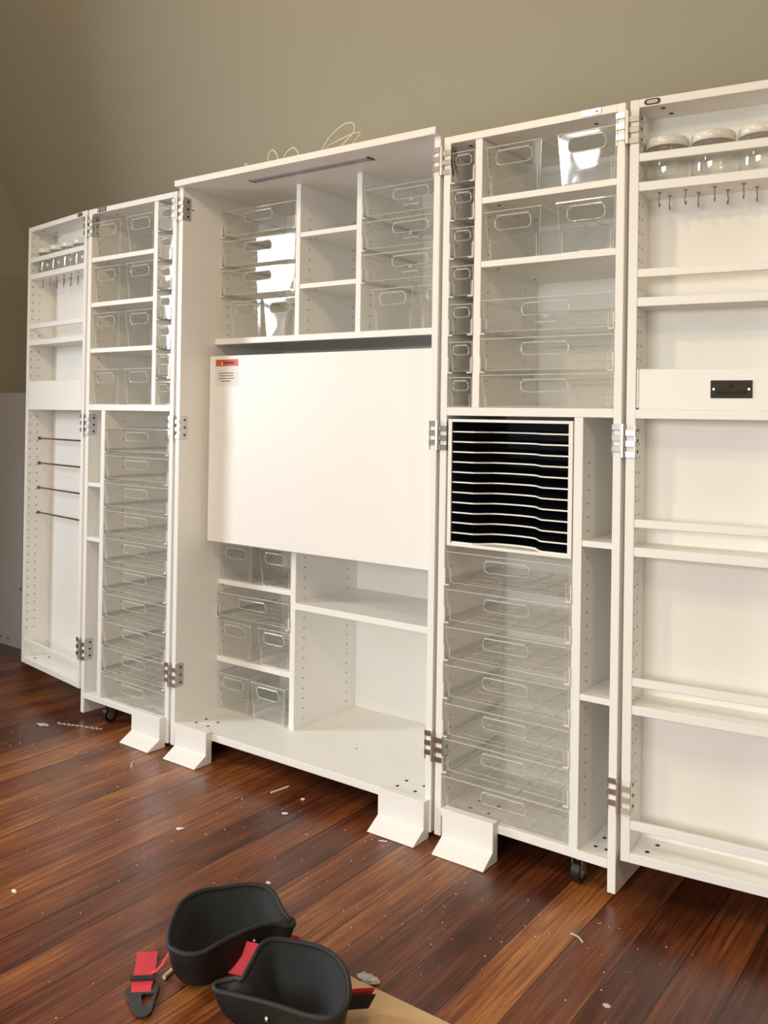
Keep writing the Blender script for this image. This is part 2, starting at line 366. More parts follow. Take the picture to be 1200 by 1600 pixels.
C.panel('divider', .673, .695, .19, DC, 1.502, TOPB, holes=hole_cols(.695, 1, (.244, .498), 1.525, 1.97))
for z in (1.867, 1.684): C.panel('shelf', .421, .673, .192, DC, z - .017, z, discs=[(.45, .242, z - .017, -1, .004)])
C.panel('divider', .393, .417, .20, DC, .102, .76, holes=hole_cols(.417, 1, (.248, .498), .134, .75))
C.panel('shelf', .417, W - T, .19, DC, .534, .556)
C.panel('shelf', T, .393, .205, DC, .575, .593); C.panel('shelf', T, .393, .205, DC, .282, .302)
C.panel('shelf', T, W - T, .185, DC, .762, .782, label='hidden board added to darken the space behind the table panel')  # unseen board added to keep light out of the table compartment
t_ = C.panel('table_panel', .047, 1.098, .120, .142, .749, 1.433, label='large blank white fold-down table front')
C.panel('table_leaf', .030, 1.102, .1425, .166, .756, 1.428)
# sticker on the table panel
sx0, sx1, sz0, sz1 = .078, .195, 1.322, 1.420
mb = MB(); mb.box(sx0, sx1, .1193, .1199, sz0, sz1)
for i, (a, b) in enumerate(((.016, .022), (.020, .024), (.015, .020), (.030, .036))):
    z = 1.368 - i * .0098; x = sx0 + a
    while x < sx1 - b:
        l = random.uniform(.004, .010); l = min(l, sx1 - b - x); mb.box(x, x + l, .1189, .1193, z, z + .0028, 1); x += l + .0012
stk = mb.build('warning_sticker', [PAPER, INK], C.root); stk['label'] = 'white sticker with red band and four printed lines'
mb = MB(); mb.box(sx0 + .001, sx1 - .001, .1188, .1193, 1.395, 1.4195)
mb.prism([(sx0 + .030, 1.400), (sx0 + .040, 1.400), (sx0 + .035, 1.412)], .1184, .1188, 1, 1)
rb = mb.build('red_band', [REDL, PAPER], stk)
wt = textmesh('WARNING', .0125, .0002, .0004); wt.materials.append(INK)
o = inst('lettering', wt, stk, ((sx0 + sx1) / 2 + .008, .1185, 1.4065)); o.rotation_euler = (R(90), 0, 0)
# light bar under the top panel and the cream cable lying on it
mb = MB(); mb.box(.302, .816, .056, .086, 2.0365, 2.0402); mb.box(.298, .3022, .054, .088, 2.036, 2.0402, 1); mb.box(.8158, .822, .054, .088, 2.036, 2.0402, 1)
C.root  # keep
o = mb.build('light_bar', [LED, DARKM], C.root); o['label'] = 'slim grey light strip'
cp = [(.20, .14, 2.066), (.222, .11, 2.075), (.235, .10, 2.118), (.252, .10, 2.10), (.26, .12, 2.068), (.30, .2, 2.066), (.335, .12, 2.070), (.347, .10, 2.125), (.365, .10, 2.146), (.39, .10, 2.12), (.392, .11, 2.075),
      (.405, .11, 2.085), (.425, .10, 2.118), (.46, .10, 2.138), (.485, .10, 2.118), (.495, .12, 2.070), (.54, .2, 2.066), (.585, .12, 2.072), (.592, .10, 2.105), (.63, .10, 2.15), (.685, .10, 2.178), (.722, .10, 2.176), (.728, .10, 2.15), (.70, .10, 2.125),
      (.655, .105, 2.105), (.61, .11, 2.112), (.60, .12, 2.125), (.65, .12, 2.138), (.715, .12, 2.15), (.738, .12, 2.145), (.71, .12, 2.118), (.665, .13, 2.09), (.645, .14, 2.070), (.70, .22, 2.066)]
mb = MB(); mb.tube(crom(cp, 7), .003, 6)
tag(mb.build('power_cable', CABLE), 'thin cream cable curling in loops on top of the centre cabinet', 'cable')
for fx in ((.055, .217), (.958, 1.122)): foot(C, *fx)
hinge_half(C, 0, 1, -.007, True)
hinge_half(C, W, -1, .0067, False)
for x in (.117, 1.01): caster(C, x, .07, .078); 

# ---- inner door units
def inner_unit(U, label):
    un = Unit(U, 'inner_cabinet_door', label, 'cabinet'); D = .365; sg = SG[U]
    # the face turned to +x carries the visible pin holes
    lowh = hole_cols(T, 1, (.043, .277), .140, 1.20); upd = hole_cols(.128, 1, (.043, .277), 1.29, 1.99)
    if sg > 0:
        un.panel('side_panel', 0, T, 0, D, .017, 2.032, holes=lowh + hole_cols(T, 1, (.04, .277), 1.29, 1.99)); un.panel('side_panel', WD - T, WD, 0, D, .017, 2.032)
        un.panel('divider', .104, .127, 0.001, D, 1.250, 2.010, holes=hole_cols(.127, 1, (.043, .277), 1.29, 1.99))
        un.panel('divider', .415, .440, 0.001, D, .099, 1.226, holes=hole_cols(.440, 1, (.042, .277), .170, 1.13))
    else:
        un.panel('side_panel', 0, T, 0, D, .017, 2.032); un.panel('side_panel', WD - T, WD, 0, D, .017, 2.032, holes=hole_cols(WD - T, 1, (.04, .277), 1.29, 1.99))
        un.panel('divider', .108, .131, 0.001, D, 1.250, 2.010)
        un.panel('divider', .415, .440, 0.001, D, .099, 1.226, holes=hole_cols(.415, 1, (.09, .30), .140, 1.20))
    un.panel('top_panel', T, WD - T, 0, D, 2.011, 2.032, discs=[(.06, .05, 2.011, -1, .006), (.44, .06, 2.011, -1, .006)])
    un.panel('back_panel', 0, WD, D, D + .007, .017, 2.030)
    un.panel('mid_panel', T, WD - T, 0, D, 1.226, 1.250)
    bd = [(s, d, .099, 1, .0055) for s in (.09, .15) for d in (.05, .11)] + [(s, d, .099, 1, .0055) for s in (.47, .50) for d in (.05, .11)] + [(s, d, .099, 1, .0055) for s in (.09, .15) for d in (.25, .31)]
    un.panel('bottom_panel', T, WD - T, 0, D, .076, .099, discs=bd)
    return un
R1 = inner_unit('R1', 'white hinged cabinet unit with black paper organiser and stacked clear trays, right of centre')
L1 = inner_unit('L1', 'white hinged cabinet unit with small clear bins above stacked trays, left of centre cabinet')
for z in (1.842, 1.662): R1.panel('shelf', .127, WD - T, .002, .365, z - .018, z, discs=[(.16, .043, z - .018, -1, .005), (.16, .277, z - .018, -1, .005)])
for z in (.905, .505): R1.panel('shelf', .440, WD - T, .002, .365, z - .016, z)
for z in (1.836, 1.656, 1.473): L1.panel('shelf', .131, WD - T, .002, .365, z - .018, z, discs=[(.47, .043, z - .018, -1, .005)])
for z in (.938, .721): L1.panel('shelf', .440, WD - T, .002, .365, z - .016, z)
foot(R1, .043, .207); foot(L1, -.178, -.014)
caster(R1, .43, .036, .076); caster(R1, .12, .32, .076); caster(R1, .43, .32, .076)
caster(L1, -.40, .036, .076); caster(L1, -.12, .32, .076)
hinge_half(R1, 0, 1, -.007, True); hinge_half(R1, WD, -1, .0067, False)
hinge_half(L1, 0, -1, .0067, False); hinge_half(L1, -WD, 1, -.007, True)
mb = MB(); mb.box(.424, .478, -.0025, -.0, 2.0135, 2.031); mb.cyl((.467, 2.022), 1, .0035, -.0035, -.002, 10, 1); mb.box(.432, .455, -.0035, -.002, 2.018, 2.027)
o = mb.build('catch_plate', [NICKEL, DARKM], R1.root, .0008)
mb = MB(); mb.box(-.485, -.430, -.0015, .0, 2.0135, 2.030)
for k in range(3): mb.box(-.480 + k * .017, -.470 + k * .017, -.003, -.001, 2.016, 2.028, 1)
mb.build('catch_plate', [DARKM, NICKEL], L1.root)
mb = MB()
for s in (-.35, -.10): mb.cyl((s, 1.205), 1, .004, .3635, .366, 10)
mb.build('shelf_bracket', HOLE, L1.root)

# ---- outer door units
def outer_unit(U, label):
    un = Unit(U, 'outer_cabinet_door', label, 'cabinet'); D = .113; sg = SG[U]
    Tx = .0235; hs = hole_cols(Tx if sg > 0 else WD - Tx, 1, (.012, .045), .26, 1.20) + hole_cols(Tx if sg > 0 else WD - Tx, 1, (.012, .045), 1.375, 1.99)
    un.panel('side_panel', 0, Tx, 0, D, .107, 2.033, holes=hs if sg > 0 else ()); un.panel('side_panel', WD - Tx, WD, 0, D, .107, 2.033, holes=hs if sg < 0 else ())
    un.panel('top_panel', Tx, WD - Tx, 0, D, 2.012, 2.033, discs=[(.075, .03, 2.012, -1, .006), (.085, .08, 2.012, -1, .006)] + ([(.46, .03, 2.012, -1, .006), (.44, .08, 2.012, -1, .006)]))
    un.panel('back_panel', 0, WD, D, D + .007, .107, 2.033)
    un.panel('bottom_panel', Tx, WD - Tx, 0, D, .107, .131, discs=[(.06, .03, .131, 1, .006), (.075, .08, .131, 1, .006)] + ([(.47, .03, .131, 1, .006), (.44, .08, .131, 1, .006)]))
    un.panel('mid_panel', Tx, WD - Tx, 0, D, 1.225, 1.248)
    un.panel('box_front', .031, WD - .031, .002, .016, 1.248, 1.350); un.panel('box_side', .0242, .0300, .003, .09, 1.252, 1.350); un.panel('box_side', WD - .030, WD - .0242, .003, .09, 1.252, 1.350)
    def ledge(z, rz): un.panel('shelf', Tx, WD - Tx, .001, D, z - .023, z); un.panel('front_rail', Tx, WD - Tx, .001, .013, rz - .021, rz)
    ledge(1.823, 1.896); ledge(1.531, 1.603)
    un.panel('front_rail', Tx, WD - Tx, .001, .013, .190, .212)
    return un, ledge
R2, lg = outer_unit('R2', 'white shallow door rack of ledges with dark plaque, far right'); lg(.900, .971); lg(.502, .571)
L2, lg2 = outer_unit('L2', 'white shallow door rack with jars and four steel rods, far left')
hinge_half(R2, 0, 1, -.007, True); hinge_half(L2, 0, -1, .0067, False)
for z in (1.098, .988, .878, .767):
    mb = MB(); mb.cyl((.056, z), 0, .0038, -(WD - .0237), -.0237, 10)
    for x in (-(WD - .024), -.027): mb.cyl((.056, z), 0, .0075, x, x + .003, 12)
    o = mb.build('hanging_rod', ROD, L2.root); o['label'] = 'dark steel rod'
# catches on the top rails
for un, s0, s1 in ((R2, .035, .075), (L2, -.081, -.041)):
    mb = MB(); r = .0075; c = 2.0225
    pts = [(s1 - r + r * math.cos(a), c + r * math.sin(a)) for a in [R(t) for t in range(-90, 91, 30)]] + [(s0 + r + r * math.cos(a), c + r * math.sin(a)) for a in [R(t) for t in range(90, 271, 30)]]
    mb.prism(pts, -.0015, -.0003, 1); pts2 = [((x - (s0 + s1) / 2) * .72 + (s0 + s1) / 2, (z - c) * .6 + c) for x, z in pts]; mb.prism(pts2, -.0022, -.0015, 1, 1)
    mb.build('magnetic_catch', [DARKM, NICKEL], un.root)
# engraved plaque on the far right door's box front
mb = MB(); mb.box(.203, .298, -.0005, .0018, 1.2775, 1.3205); pq = mb.build('plaque', BRONZE, R2.root, .0008); pq['label'] = 'dark bronze engraved name plaque'
mb = MB()
for x in (.2105, .2905): mb.cyl((x, 1.299), 1, .0026, -.0018, -.0002, 12)
mb.build('screw', NICKEL, pq)
mb = MB(); logo_mb(mb, .2505, 1.3065, .009, -.0005); mb.build('emblem', ENGR, pq)
cm = textmesh('CREATE ROOM', .0085, .0002, .0002, 1.25); cm.materials.append(ENGR)
o = inst('lettering', cm, pq, (.2505, -.0008, 1.2905)); o.rotation_euler = (R(90), 0, 0)

# cup hooks under the jar ledges (parts of the doors)
hk = MB(); hk.cyl((0, 0), 2, .0045, -.0025, -.0005, 10); hk.tube([(0, 0, -.002), (0, 0, -.012)], .0014, 6)
hk.tube(crom([(0, 0, -.010), (0, -.001, -.016), (0, -.009, -.022), (0, -.011, -.030), (0, -.004, -.037), (0, .006, -.034), (0, .009, -.026)], 5), .0014, 6)
hkm = hk.mesh('cup_hook', HOOKM)
for un, fr, bk in ((R2, [.068, .132, .201, .268, .335], [.084, .155, .225, .293, .362]), (L2, [.07 + .066 * k for k in range(7)], [.10 + .066 * k for k in range(6)])):
    for ss, d in ((fr, .035), (bk, .08)):
        for s in ss: o = inst('cup_hook', hkm, un.root, (un.sg * s, d, 1.800)); o.rotation_euler = (0, 0, random.uniform(-.25, .25) + (1.2 if un is L2 else .1))

# ------------------------------------------------------------------ jars
jb = MB(); ro, ri = .052, .0500; N = 28
jb.lathe([(0.0, 0.001), (ro - .004, 0.001), (ro, .005), (ro, .076), (ro - .003, .082), (ro - .003, .090), (ri - .003, .090), (ri - .003, .082), (ri, .075), (ri, .006), (ri - .003, .003), (0.0, .003)], N)
jar_body = jb.mesh('jar_body', JARM)
jl = MB(); jl.lathe([(0, .1165), (ro - .006, .1165), (ro - .001, .1145), (ro + .001, .110), (ro + .001, .0925), (ro - .001, .0915), (ro - .0015, .0925), (ro - .0015, .110), (0, .112)], N)
jar_lid = jl.mesh('lid', LIDM)
ordn = ['first', 'second', 'third', 'fourth', 'fifth', 'sixth', 'seventh', 'eighth', 'ninth', 'tenth']
def jar(U, s, lab, grp):
    o = tag(empty('storage_jar', wp(U, s, .064, 1.8232), A[U]), lab, 'jar', grp)
    inst('jar_body', jar_body, o); inst('lid', jar_lid, o)
for i, s in enumerate((.080, .192, .304)): jar('R2', s, 'clear jar with cream lid on far right door ledge, %s from left' % ordn[i], 'jars on the far right ledge')
for i, s in enumerate((.462, .352, .242, .135)): jar('L2', s, 'small clear jar with pale lid on far left door ledge, %s from left' % ordn[i], 'jars on the far left ledge')

# ------------------------------------------------------------------ clear bins and trays
def rrect(cx, cz, w, h, r, n=6):
    pts = []
    for (sx, sz, a0) in ((1, 1, 0), (-1, 1, 90), (-1, -1, 180), (1, -1, 270)):
        for k in range(n + 1):
            a = R(a0 + 90 * k / n); pts.append((cx + sx * (w / 2 - r) + r * math.cos(a), cz + sz * (h / 2 - r) + r * math.sin(a)))
    return pts
CACHE = {}
def bin_meshes(wt, wb, h, D, slot):
    key = (round(wt, 3), round(wb, 3), round(h, 3), round(D, 3), slot)
    if key in CACHE: return CACHE[key]
    t = .0022; ft = .010 if wt < .2 else .005     # front leans out at the top
    mb = MB()
    def yf(z): return ft * (1 - z / h)
    def hw(z): return (wb + (wt - wb) * z / h) / 2
    # left, right, back walls and bottom as thin solids (edges get the bright edge material)
    def slab(a, b, nrm, edge=(0, 1, 0, 0)):
        # a,b: lists of 4 outer pts ; nrm: thickness vector
        vs = [Vector(p) for p in a] + [Vector(p) + Vector(nrm) for p in a]
        mb.add(vs, [(0, 1, 2, 3), (7, 6, 5, 4)], 0)
        E_ = [(0, 4, 5, 1), (1, 5, 6, 2), (2, 6, 7, 3), (3, 7, 4, 0)]
        for k, f in enumerate(E_): mb.add(vs, [f], 1 if edge[k] else 0)
    b = hw(0); tp = hw(h)
    slab([(-b, t + yf(0), 0), (-b, D - .006, 0), (-tp, D, h), (-tp, t, h)], None, (t, 0, 0), (0, 0, 1, 0))
    slab([(b, D - .006, 0), (b, t + yf(0), 0), (tp, t, h), (tp, D, h)], None, (-t, 0, 0), (0, 0, 1, 0))
    bk = D if wt > .3 else D - .006
    slab([(-b + t, bk, 0), (b - t, bk, 0), (tp - t, D, h), (-tp + t, D, h)], None, (0, -t, 0), (0, 0, 1, 0))
    slab([(-b + t, t + yf(0), 0.0005), (b - t, t + yf(0), 0.0005), (b - t, D - .008, 0.0005), (-b + t, D - .008, 0.0005)], None, (0, 0, t), (1, 1, 1, 1))
    # bottom ribs
    nr = 5 if wt > .2 else 4
    if wt > .12:
        for k in range(nr):
            x = -b * .75 + k * (1.5 * b / (nr - 1)); mb.box(x - .0013, x + .0013, .03, D - .03, .0030, .0044, 1)
        if wt > .2:
            for k in range(6): y = .03 + k * (D - .06) / 5; mb.box(-b * .78, b * .78, y - .0013, y + .0013, .0030, .0038, 1)
    bz = D if wt > .3 else D - .006
    # rolled top rim
    rm = .0032
    for sgx in (-1, 1): mb.box(sgx * tp, sgx * (tp + rm), -.001, D + .001, h - .0022, h, 1)
    mb.box(-tp, tp, -.0025, 0, h - .0024, h, 1); mb.box(-tp, tp, D, D + .0025, h - .0024, h, 1)
    # corner stacking ribs
    for sgx in (-1, 1):
        x = sgx * (b - .005); mb.add([(x - .0016, yf(.001) - .002, .001), (x + .0010, yf(.001) - .002, .001), (x + .0010 + sgx * .001, yf(h * .45) - .002, h * .45), (x - .0010 + sgx * .001, yf(h * .45) - .002, h * .45)], [(0, 1, 2, 3)], 1)
        # vertical front edge
        mb.add([(sgx * b, yf(0) - .0004, 0), (sgx * (b - .0014), yf(0) - .0004, 0), (sgx * (tp - .0014), -.0004, h), (sgx * tp, -.0004, h)], [(0, 1, 2, 3)] if sgx > 0 else [(3, 2, 1, 0)], 1)
    # front plate with the handle slot
    sw, sh, zt = slot; cz = h - zt - sh / 2
    inner = rrect(0, cz, sw, sh, min(sh, sw) * .42, 5); n = len(inner)
    outer = []
    for (x, z) in inner:
        dx, dz = x, z - cz
        # project to the trapezoid
        kx = 1e9 if abs(dx) < 1e-9 else (hw(z) / abs(dx)); kz = 1e9 if abs(dz) < 1e-9 else ((h - cz) / dz if dz > 0 else cz / -dz)
        k = min(kx, kz); zz = min(max(cz + dz * k, 0), h); X = dx * k; X = max(-hw(zz), min(hw(zz), X)); outer.append([X, zz])
    for (cx_, cz_) in ((tp, h), (-tp, h), (-b, 0), (b, 0)):
        j = min(range(n), key=lambda i: (outer[i][0] - cx_) ** 2 + (outer[i][1] - cz_) ** 2); outer[j] = [cx_, cz_]
    vs = [(x, yf(z), z) for x, z in inner] + [(x, yf(z), z) for x, z in outer] + [(x, yf(z) + t, z) for x, z in inner] + [(x, yf(z) + t, z) for x, z in outer]
    ff = []; fb = []; fi = []; fo = []
    for i in range(n):
        j = (i + 1) % n; ff.append((i, j, n + j, n + i)); fb.append((2 * n + i, 3 * n + i, 3 * n + j, 2 * n + j)); fi.append((i, 2 * n + i, 2 * n + j, j)); fo.append((n + i, n + j, 3 * n + j, 3 * n + i))
    mb.add(vs, ff + fb, 0); mb.add(vs, fi + fo, 1)
    if wt > .3:      # second grip outline on the rear wall
        mb = mb
    if wt > .12: mb.tube([(x, bk - .0035 if wt > .3 else bk - .006, z) for x, z in rrect(0, cz, sw, sh, min(sh, sw) * .42, 4)], .0008, 5, True, 1)
    body = mb.mesh('bin_body', [CLEAR, RIM])
    hd = MB(); hd.tube([(x, yf(z) - .0006, z) for x, z in rrect(0, cz, sw + .002, sh + .002, min(sh, sw) * .42, 5)], .0011, 6, True)
    pts = [(-sw / 2 + .006, yf(cz) - .003, cz + sh / 2 + .002), (sw / 2 - .006, yf(cz) - .003, cz + sh / 2 + .002)]
    hd.tube(pts, .0022, 8)
    hand = hd.mesh('handle', RIM)
    CACHE[key] = (body, hand); return CACHE[key]
etch_cm = textmesh('CREATE ROOM', .0075, .0001, .0001, 1.2); etch_cm.materials.append(ETCH)
em = MB(); logo_mb(em, 0, 0, .010, 0, t=.001); etch_lg = em.mesh('emblem', ETCH)
def clear_bin(U, s0, s1, zb, h, d0, D, kind, label, group, logo=False):
    w = s1 - s0; tray = kind == 'tray'; nar = kind == 'narrow'
    wb = w * (.95 if tray else .88)
    slot = (.137, .030, .017) if tray else ((.050, .024, .012) if nar else (w * .63, .036, .016))
    D_ = D - random.uniform(0, .004)
    body, hand = bin_meshes(w, wb, h, D, slot)
    x, y, z = wp(U, (s0 + s1) / 2, d0, zb)
    o = tag(empty({'tray': 'clear_tray', 'narrow': 'narrow_clear_tray', 'bin': 'clear_bin'}[kind], (x, y, z), A[U]), label, 'tray' if tray or nar else 'bin', group)
    inst('bin_body', body, o); inst('handle', hand, o)
    if logo:
        k = 1 if tray else .7
        a = inst('emblem', etch_lg, o, (0, (.005 if tray else .010) * .75 - .0006, h * .43)); a.scale = (k, 1, k)
        b = inst('lettering', etch_cm, o, (0, (.005 if tray else .010) * .85 - .0006, h * .24)); b.rotation_euler = (R(90), 0, 0); b.scale = (k, k, k)
    return o
# centre, upper left bay
g = 'wide trays in the centre upper left bay'
for i, z in enumerate((1.892, 1.779, 1.668)):
    clear_bin('C', .026, .396, z, .093, .192, .34, 'tray', 'wide clear tray in centre cabinet upper left bay, %s of three' % ('top', 'middle', 'bottom')[i], g, logo=(i > 0)); C.runner(T, .400, z, .195, .33)
clear_bin('C', .071, .226, 1.5025, .139, .196, .32, 'bin', 'faint clear bin at the left end of the long shelf above table panel', 'small bins above the table panel')
clear_bin('C', .243, .398, 1.5025, .139, .196, .32, 'bin', 'shiny clear bin on long shelf above table panel, beside left divider', 'small bins above the table panel')
g = 'wide trays in the centre upper right bay'
for i, z in enumerate((1.888, 1.779, 1.670)):
    clear_bin('C', .703, 1.078, z, .090, .192, .34, 'tray', 'wide clear tray in centre cabinet upper right bay, %s of three' % ('top', 'middle', 'bottom')[i], g, logo=True); C.runner(.695, W - T, z, .195, .33)
clear_bin('C', .740, .903, 1.5025, .140, .196, .32, 'bin', 'clear bin under the three upper right trays, left of two', 'small bins above the table panel')
clear_bin('C', .928, 1.091, 1.5025, .140, .196, .32, 'bin', 'clear bin under the three upper right trays, half hidden by right upright', 'small bins above the table panel')
# centre, lower left bay
g = 'small bins in the centre lower left bay'
for lv, z in (('just under the table panel', .5935), ('under the single wide tray', .3025), ('on the cabinet floor', .1035)):
    a, b = ((.026, .195), (.232, .387)) if z != .1035 else ((.026, .188), (.209, .376))
    clear_bin('C', *a, z, .137, .205, .32, 'bin', 'clear bin in centre lower left bay %s, left one' % lv, g)
    clear_bin('C', *b, z, .137, .205 if z > .2 else .196, .32, 'bin', 'clear bin in centre lower left bay %s, right one' % lv, g)
clear_bin('C', .025, .390, .457, .090, .196, .34, 'tray', 'single wide clear tray between two shelves in centre lower left bay', 'tray in the centre lower left bay'); C.runner(T, .393, .457, .2, .33)
# right inner unit
g = 'clear bins on the right inner unit shelves'
for lv, z, h in (('top', 1.8425, .138), ('second', 1.6625, .136)):
    clear_bin('R1', .137, .309, z, h, .004, .32, 'bin', 'clear bin on %s shelf of right inner unit, left of two' % lv, g)
    clear_bin('R1', .355, .519, z, h, .004, .32, 'bin', '%s clear bin on %s shelf of right inner unit, right of two' % ('bright glaring' if lv == 'top' else 'dull', lv), g)
g = 'wide trays above the right paper organiser'
for i, z in enumerate((1.461, 1.353, 1.2515)):
    clear_bin('R1', .132, .517, z, .090, .003, .34, 'tray', 'wide clear tray above the paper organiser, %s of three' % ('top', 'middle', 'bottom')[i], g, logo=(i == 0))
    if i < 2: R1.runner(.127, WD - T, z, .004, .34)
g = 'narrow trays in the right inner unit'
for i, z in enumerate((1.899, 1.791, 1.681, 1.571, 1.461, 1.353, 1.2515)):
    clear_bin('R1', .027, .100, z, .084, .003, .33, 'narrow', 'narrow clear tray in slim column of right inner unit, %s from top' % ordn[i], g)
    if i < 6: R1.runner(T, .104, z, .004, .33)
g = 'wide trays under the right paper organiser'
for i, z in enumerate((.745, .637, .529, .420, .310, .208, .1005)):
    clear_bin('R1', .027, .411, z, .091, .003, .34, 'tray', 'wide clear tray under the black paper organiser, %s from top' % ordn[i], g)
    if i < 6: R1.runner(T, .415, z, .004, .34)
# left inner unit
g = 'clear bins on the left inner unit shelves'
for lv, z in (('top', 1.8365), ('second', 1.6565), ('third', 1.4735), ('bottom', 1.2505)):
    clear_bin('L1', .345, .515, z, .138, .006, .32, 'bin', 'clear bin on %s shelf of left inner unit, left of two' % lv, g)
    clear_bin('L1', .137, .305, z, .138, .006, .32, 'bin', 'clear bin on %s shelf of left inner unit, right of two' % lv, g)
g = 'narrow trays in the left inner unit'
for i, z in enumerate((1.899, 1.791, 1.681, 1.571, 1.461, 1.353, 1.2515)):
    clear_bin('L1', .027, .103, z, .084, .003, .33, 'narrow', 'narrow clear tray in slim column of left inner unit, %s from top' % ordn[i], g)
    if i < 6: L1.runner(T, .108, z, .004, .33)
g = 'wide trays in the left inner unit'
for i, z in enumerate((1.068, .960, .852, .745, .637, .529, .421, .311, .209, .1005)):
    clear_bin('L1', .027, .409, z, .091, .003, .34, 'tray', 'wide clear tray in the left inner unit stack, %s from top of ten' % ordn[i], g)
    if i < 9: L1.runner(T, .415, z, .004, .34)

# ------------------------------------------------------------------ paper organiser in the right inner unit
po = tag(empty('paper_organiser', wp('R1', 0, 0, .852), A['R1']), 'white boxed paper organiser with eleven black scalloped shelves in right inner unit', 'organiser')
x0, x1, zt_, D = .028, .412, .364, .345
def pbox(name, a, b, c, d, e, f, m_, par=po): q = MB(); q.box(a, b, c, d, e, f); return q.build(name, m_, par, .0006)
pbox('side_panel', x0, x0 + .012, 0, D, .001, zt_, WHITE); pbox('side_panel', x1 - .012, x1, 0, D, .001, zt_, WHITE)
q = MB(); q.box(x0 + .0121, x0 + .0128, .004, D - .006, .0105, zt_ - .009); q.box(x1 - .0128, x1 - .0121, .004, D - .006, .0105, zt_ - .009); q.box(x0 + .013, x1 - .013, D - .0075, D - .0062, .0105, zt_ - .009); q.box(x0 + .013, x1 - .013, .004, D - .008, zt_ - .0088, zt_ - .0082); q.build('inner_lining', BLACKP, po)
pbox('top_panel', x0 + .012, x1 - .012, 0, D, zt_ - .008, zt_, WHITE); pbox('bottom_panel', x0 + .012, x1 - .012, 0, D, .001, .010, WHITE); pbox('back_panel', x0 + .012, x1 - .012, D - .006, D, .010, zt_ - .008, WHITE)
def scallop(z, front):
    a, b = x0 + .0135, x1 - .0135; c0, c1 = a + .070, b - .075; pts = [(a, front), (c0, front)]
    for k in range(1, 16):
        t = k / 16; u = min(1, min(t, 1 - t) / .22); e = u * u * (3 - 2 * u); pts.append((c0 + (c1 - c0) * t, front + .055 * (e * .55 + .45 * math.sin(math.pi * t))))
    pts += [(c1, front), (b, front)]
    n = len(pts); q = MB()
    vs = [(x, y, z) for x, y in pts] + [(x, y, z + .003) for x, y in pts] + [(x, D - .008, z) for x, y in pts] + [(x, D - .008, z + .003) for x, y in pts]
    fr = []; tb = []
    for i in range(n - 1): fr.append((i, i + 1, n + i + 1, n + i)); tb += [(n + i, n + i + 1, 3 * n + i + 1, 3 * n + i), (i, 2 * n + i, 2 * n + i + 1, i + 1), (2 * n + i, 3 * n + i, 3 * n + i + 1, 2 * n + i + 1)]
    q.add(vs, fr, 1); q.add(vs, tb + [(0, n, 3 * n, 2 * n), (n - 1, 3 * n - 1, 4 * n - 1, 2 * n - 1)], 0)
    # white edging strip a little proud of the front
    vs2 = [(x, y - .0015, z - .0004) for x, y in pts] + [(x, y - .0015, z + .0034) for x, y in pts] + [(x, y + .002, z + .0034) for x, y in pts] + [(x, y + .002, z - .0004) for x, y in pts]
    f2 = []
    for i in range(n - 1): f2 += [(i, i + 1, n + i + 1, n + i), (n + i, n + i + 1, 2 * n + i + 1, 2 * n + i), (3 * n + i, 3 * n + i + 1, i + 1, i)]
    q.add(vs2, f2, 1)
    return q.build('organiser_shelf', [BLACKP, WHITE], po)
for k in range(11): scallop(.039 + k * .0289 - .0015, .006)
scallop(.0103, .006)

# ------------------------------------------------------------------ board by the left wall
mb = MB(); mb.box(XL + .004, -1.664, .446, .464, 0.0005, 1.311)
hb = MB(); hb2 = MB(); hb3 = MB()
for q_, (x, z) in zip((hb, hb2, hb3), ((-1.842, .038), (-1.78, .038), (-1.672, .304))): q_.cyl((x, z), 1, .006, .4455, .448, 10)
pbo = rebase(mb.build('panel_board', BOARDM))
for q_ in (hb, hb2, hb3): h_ = q_.build('bolt_hole', HOLE, pbo); h_.location = -pbo.location
tag(pbo, 'plain light grey board standing upright on the floor by the left wall', 'board')

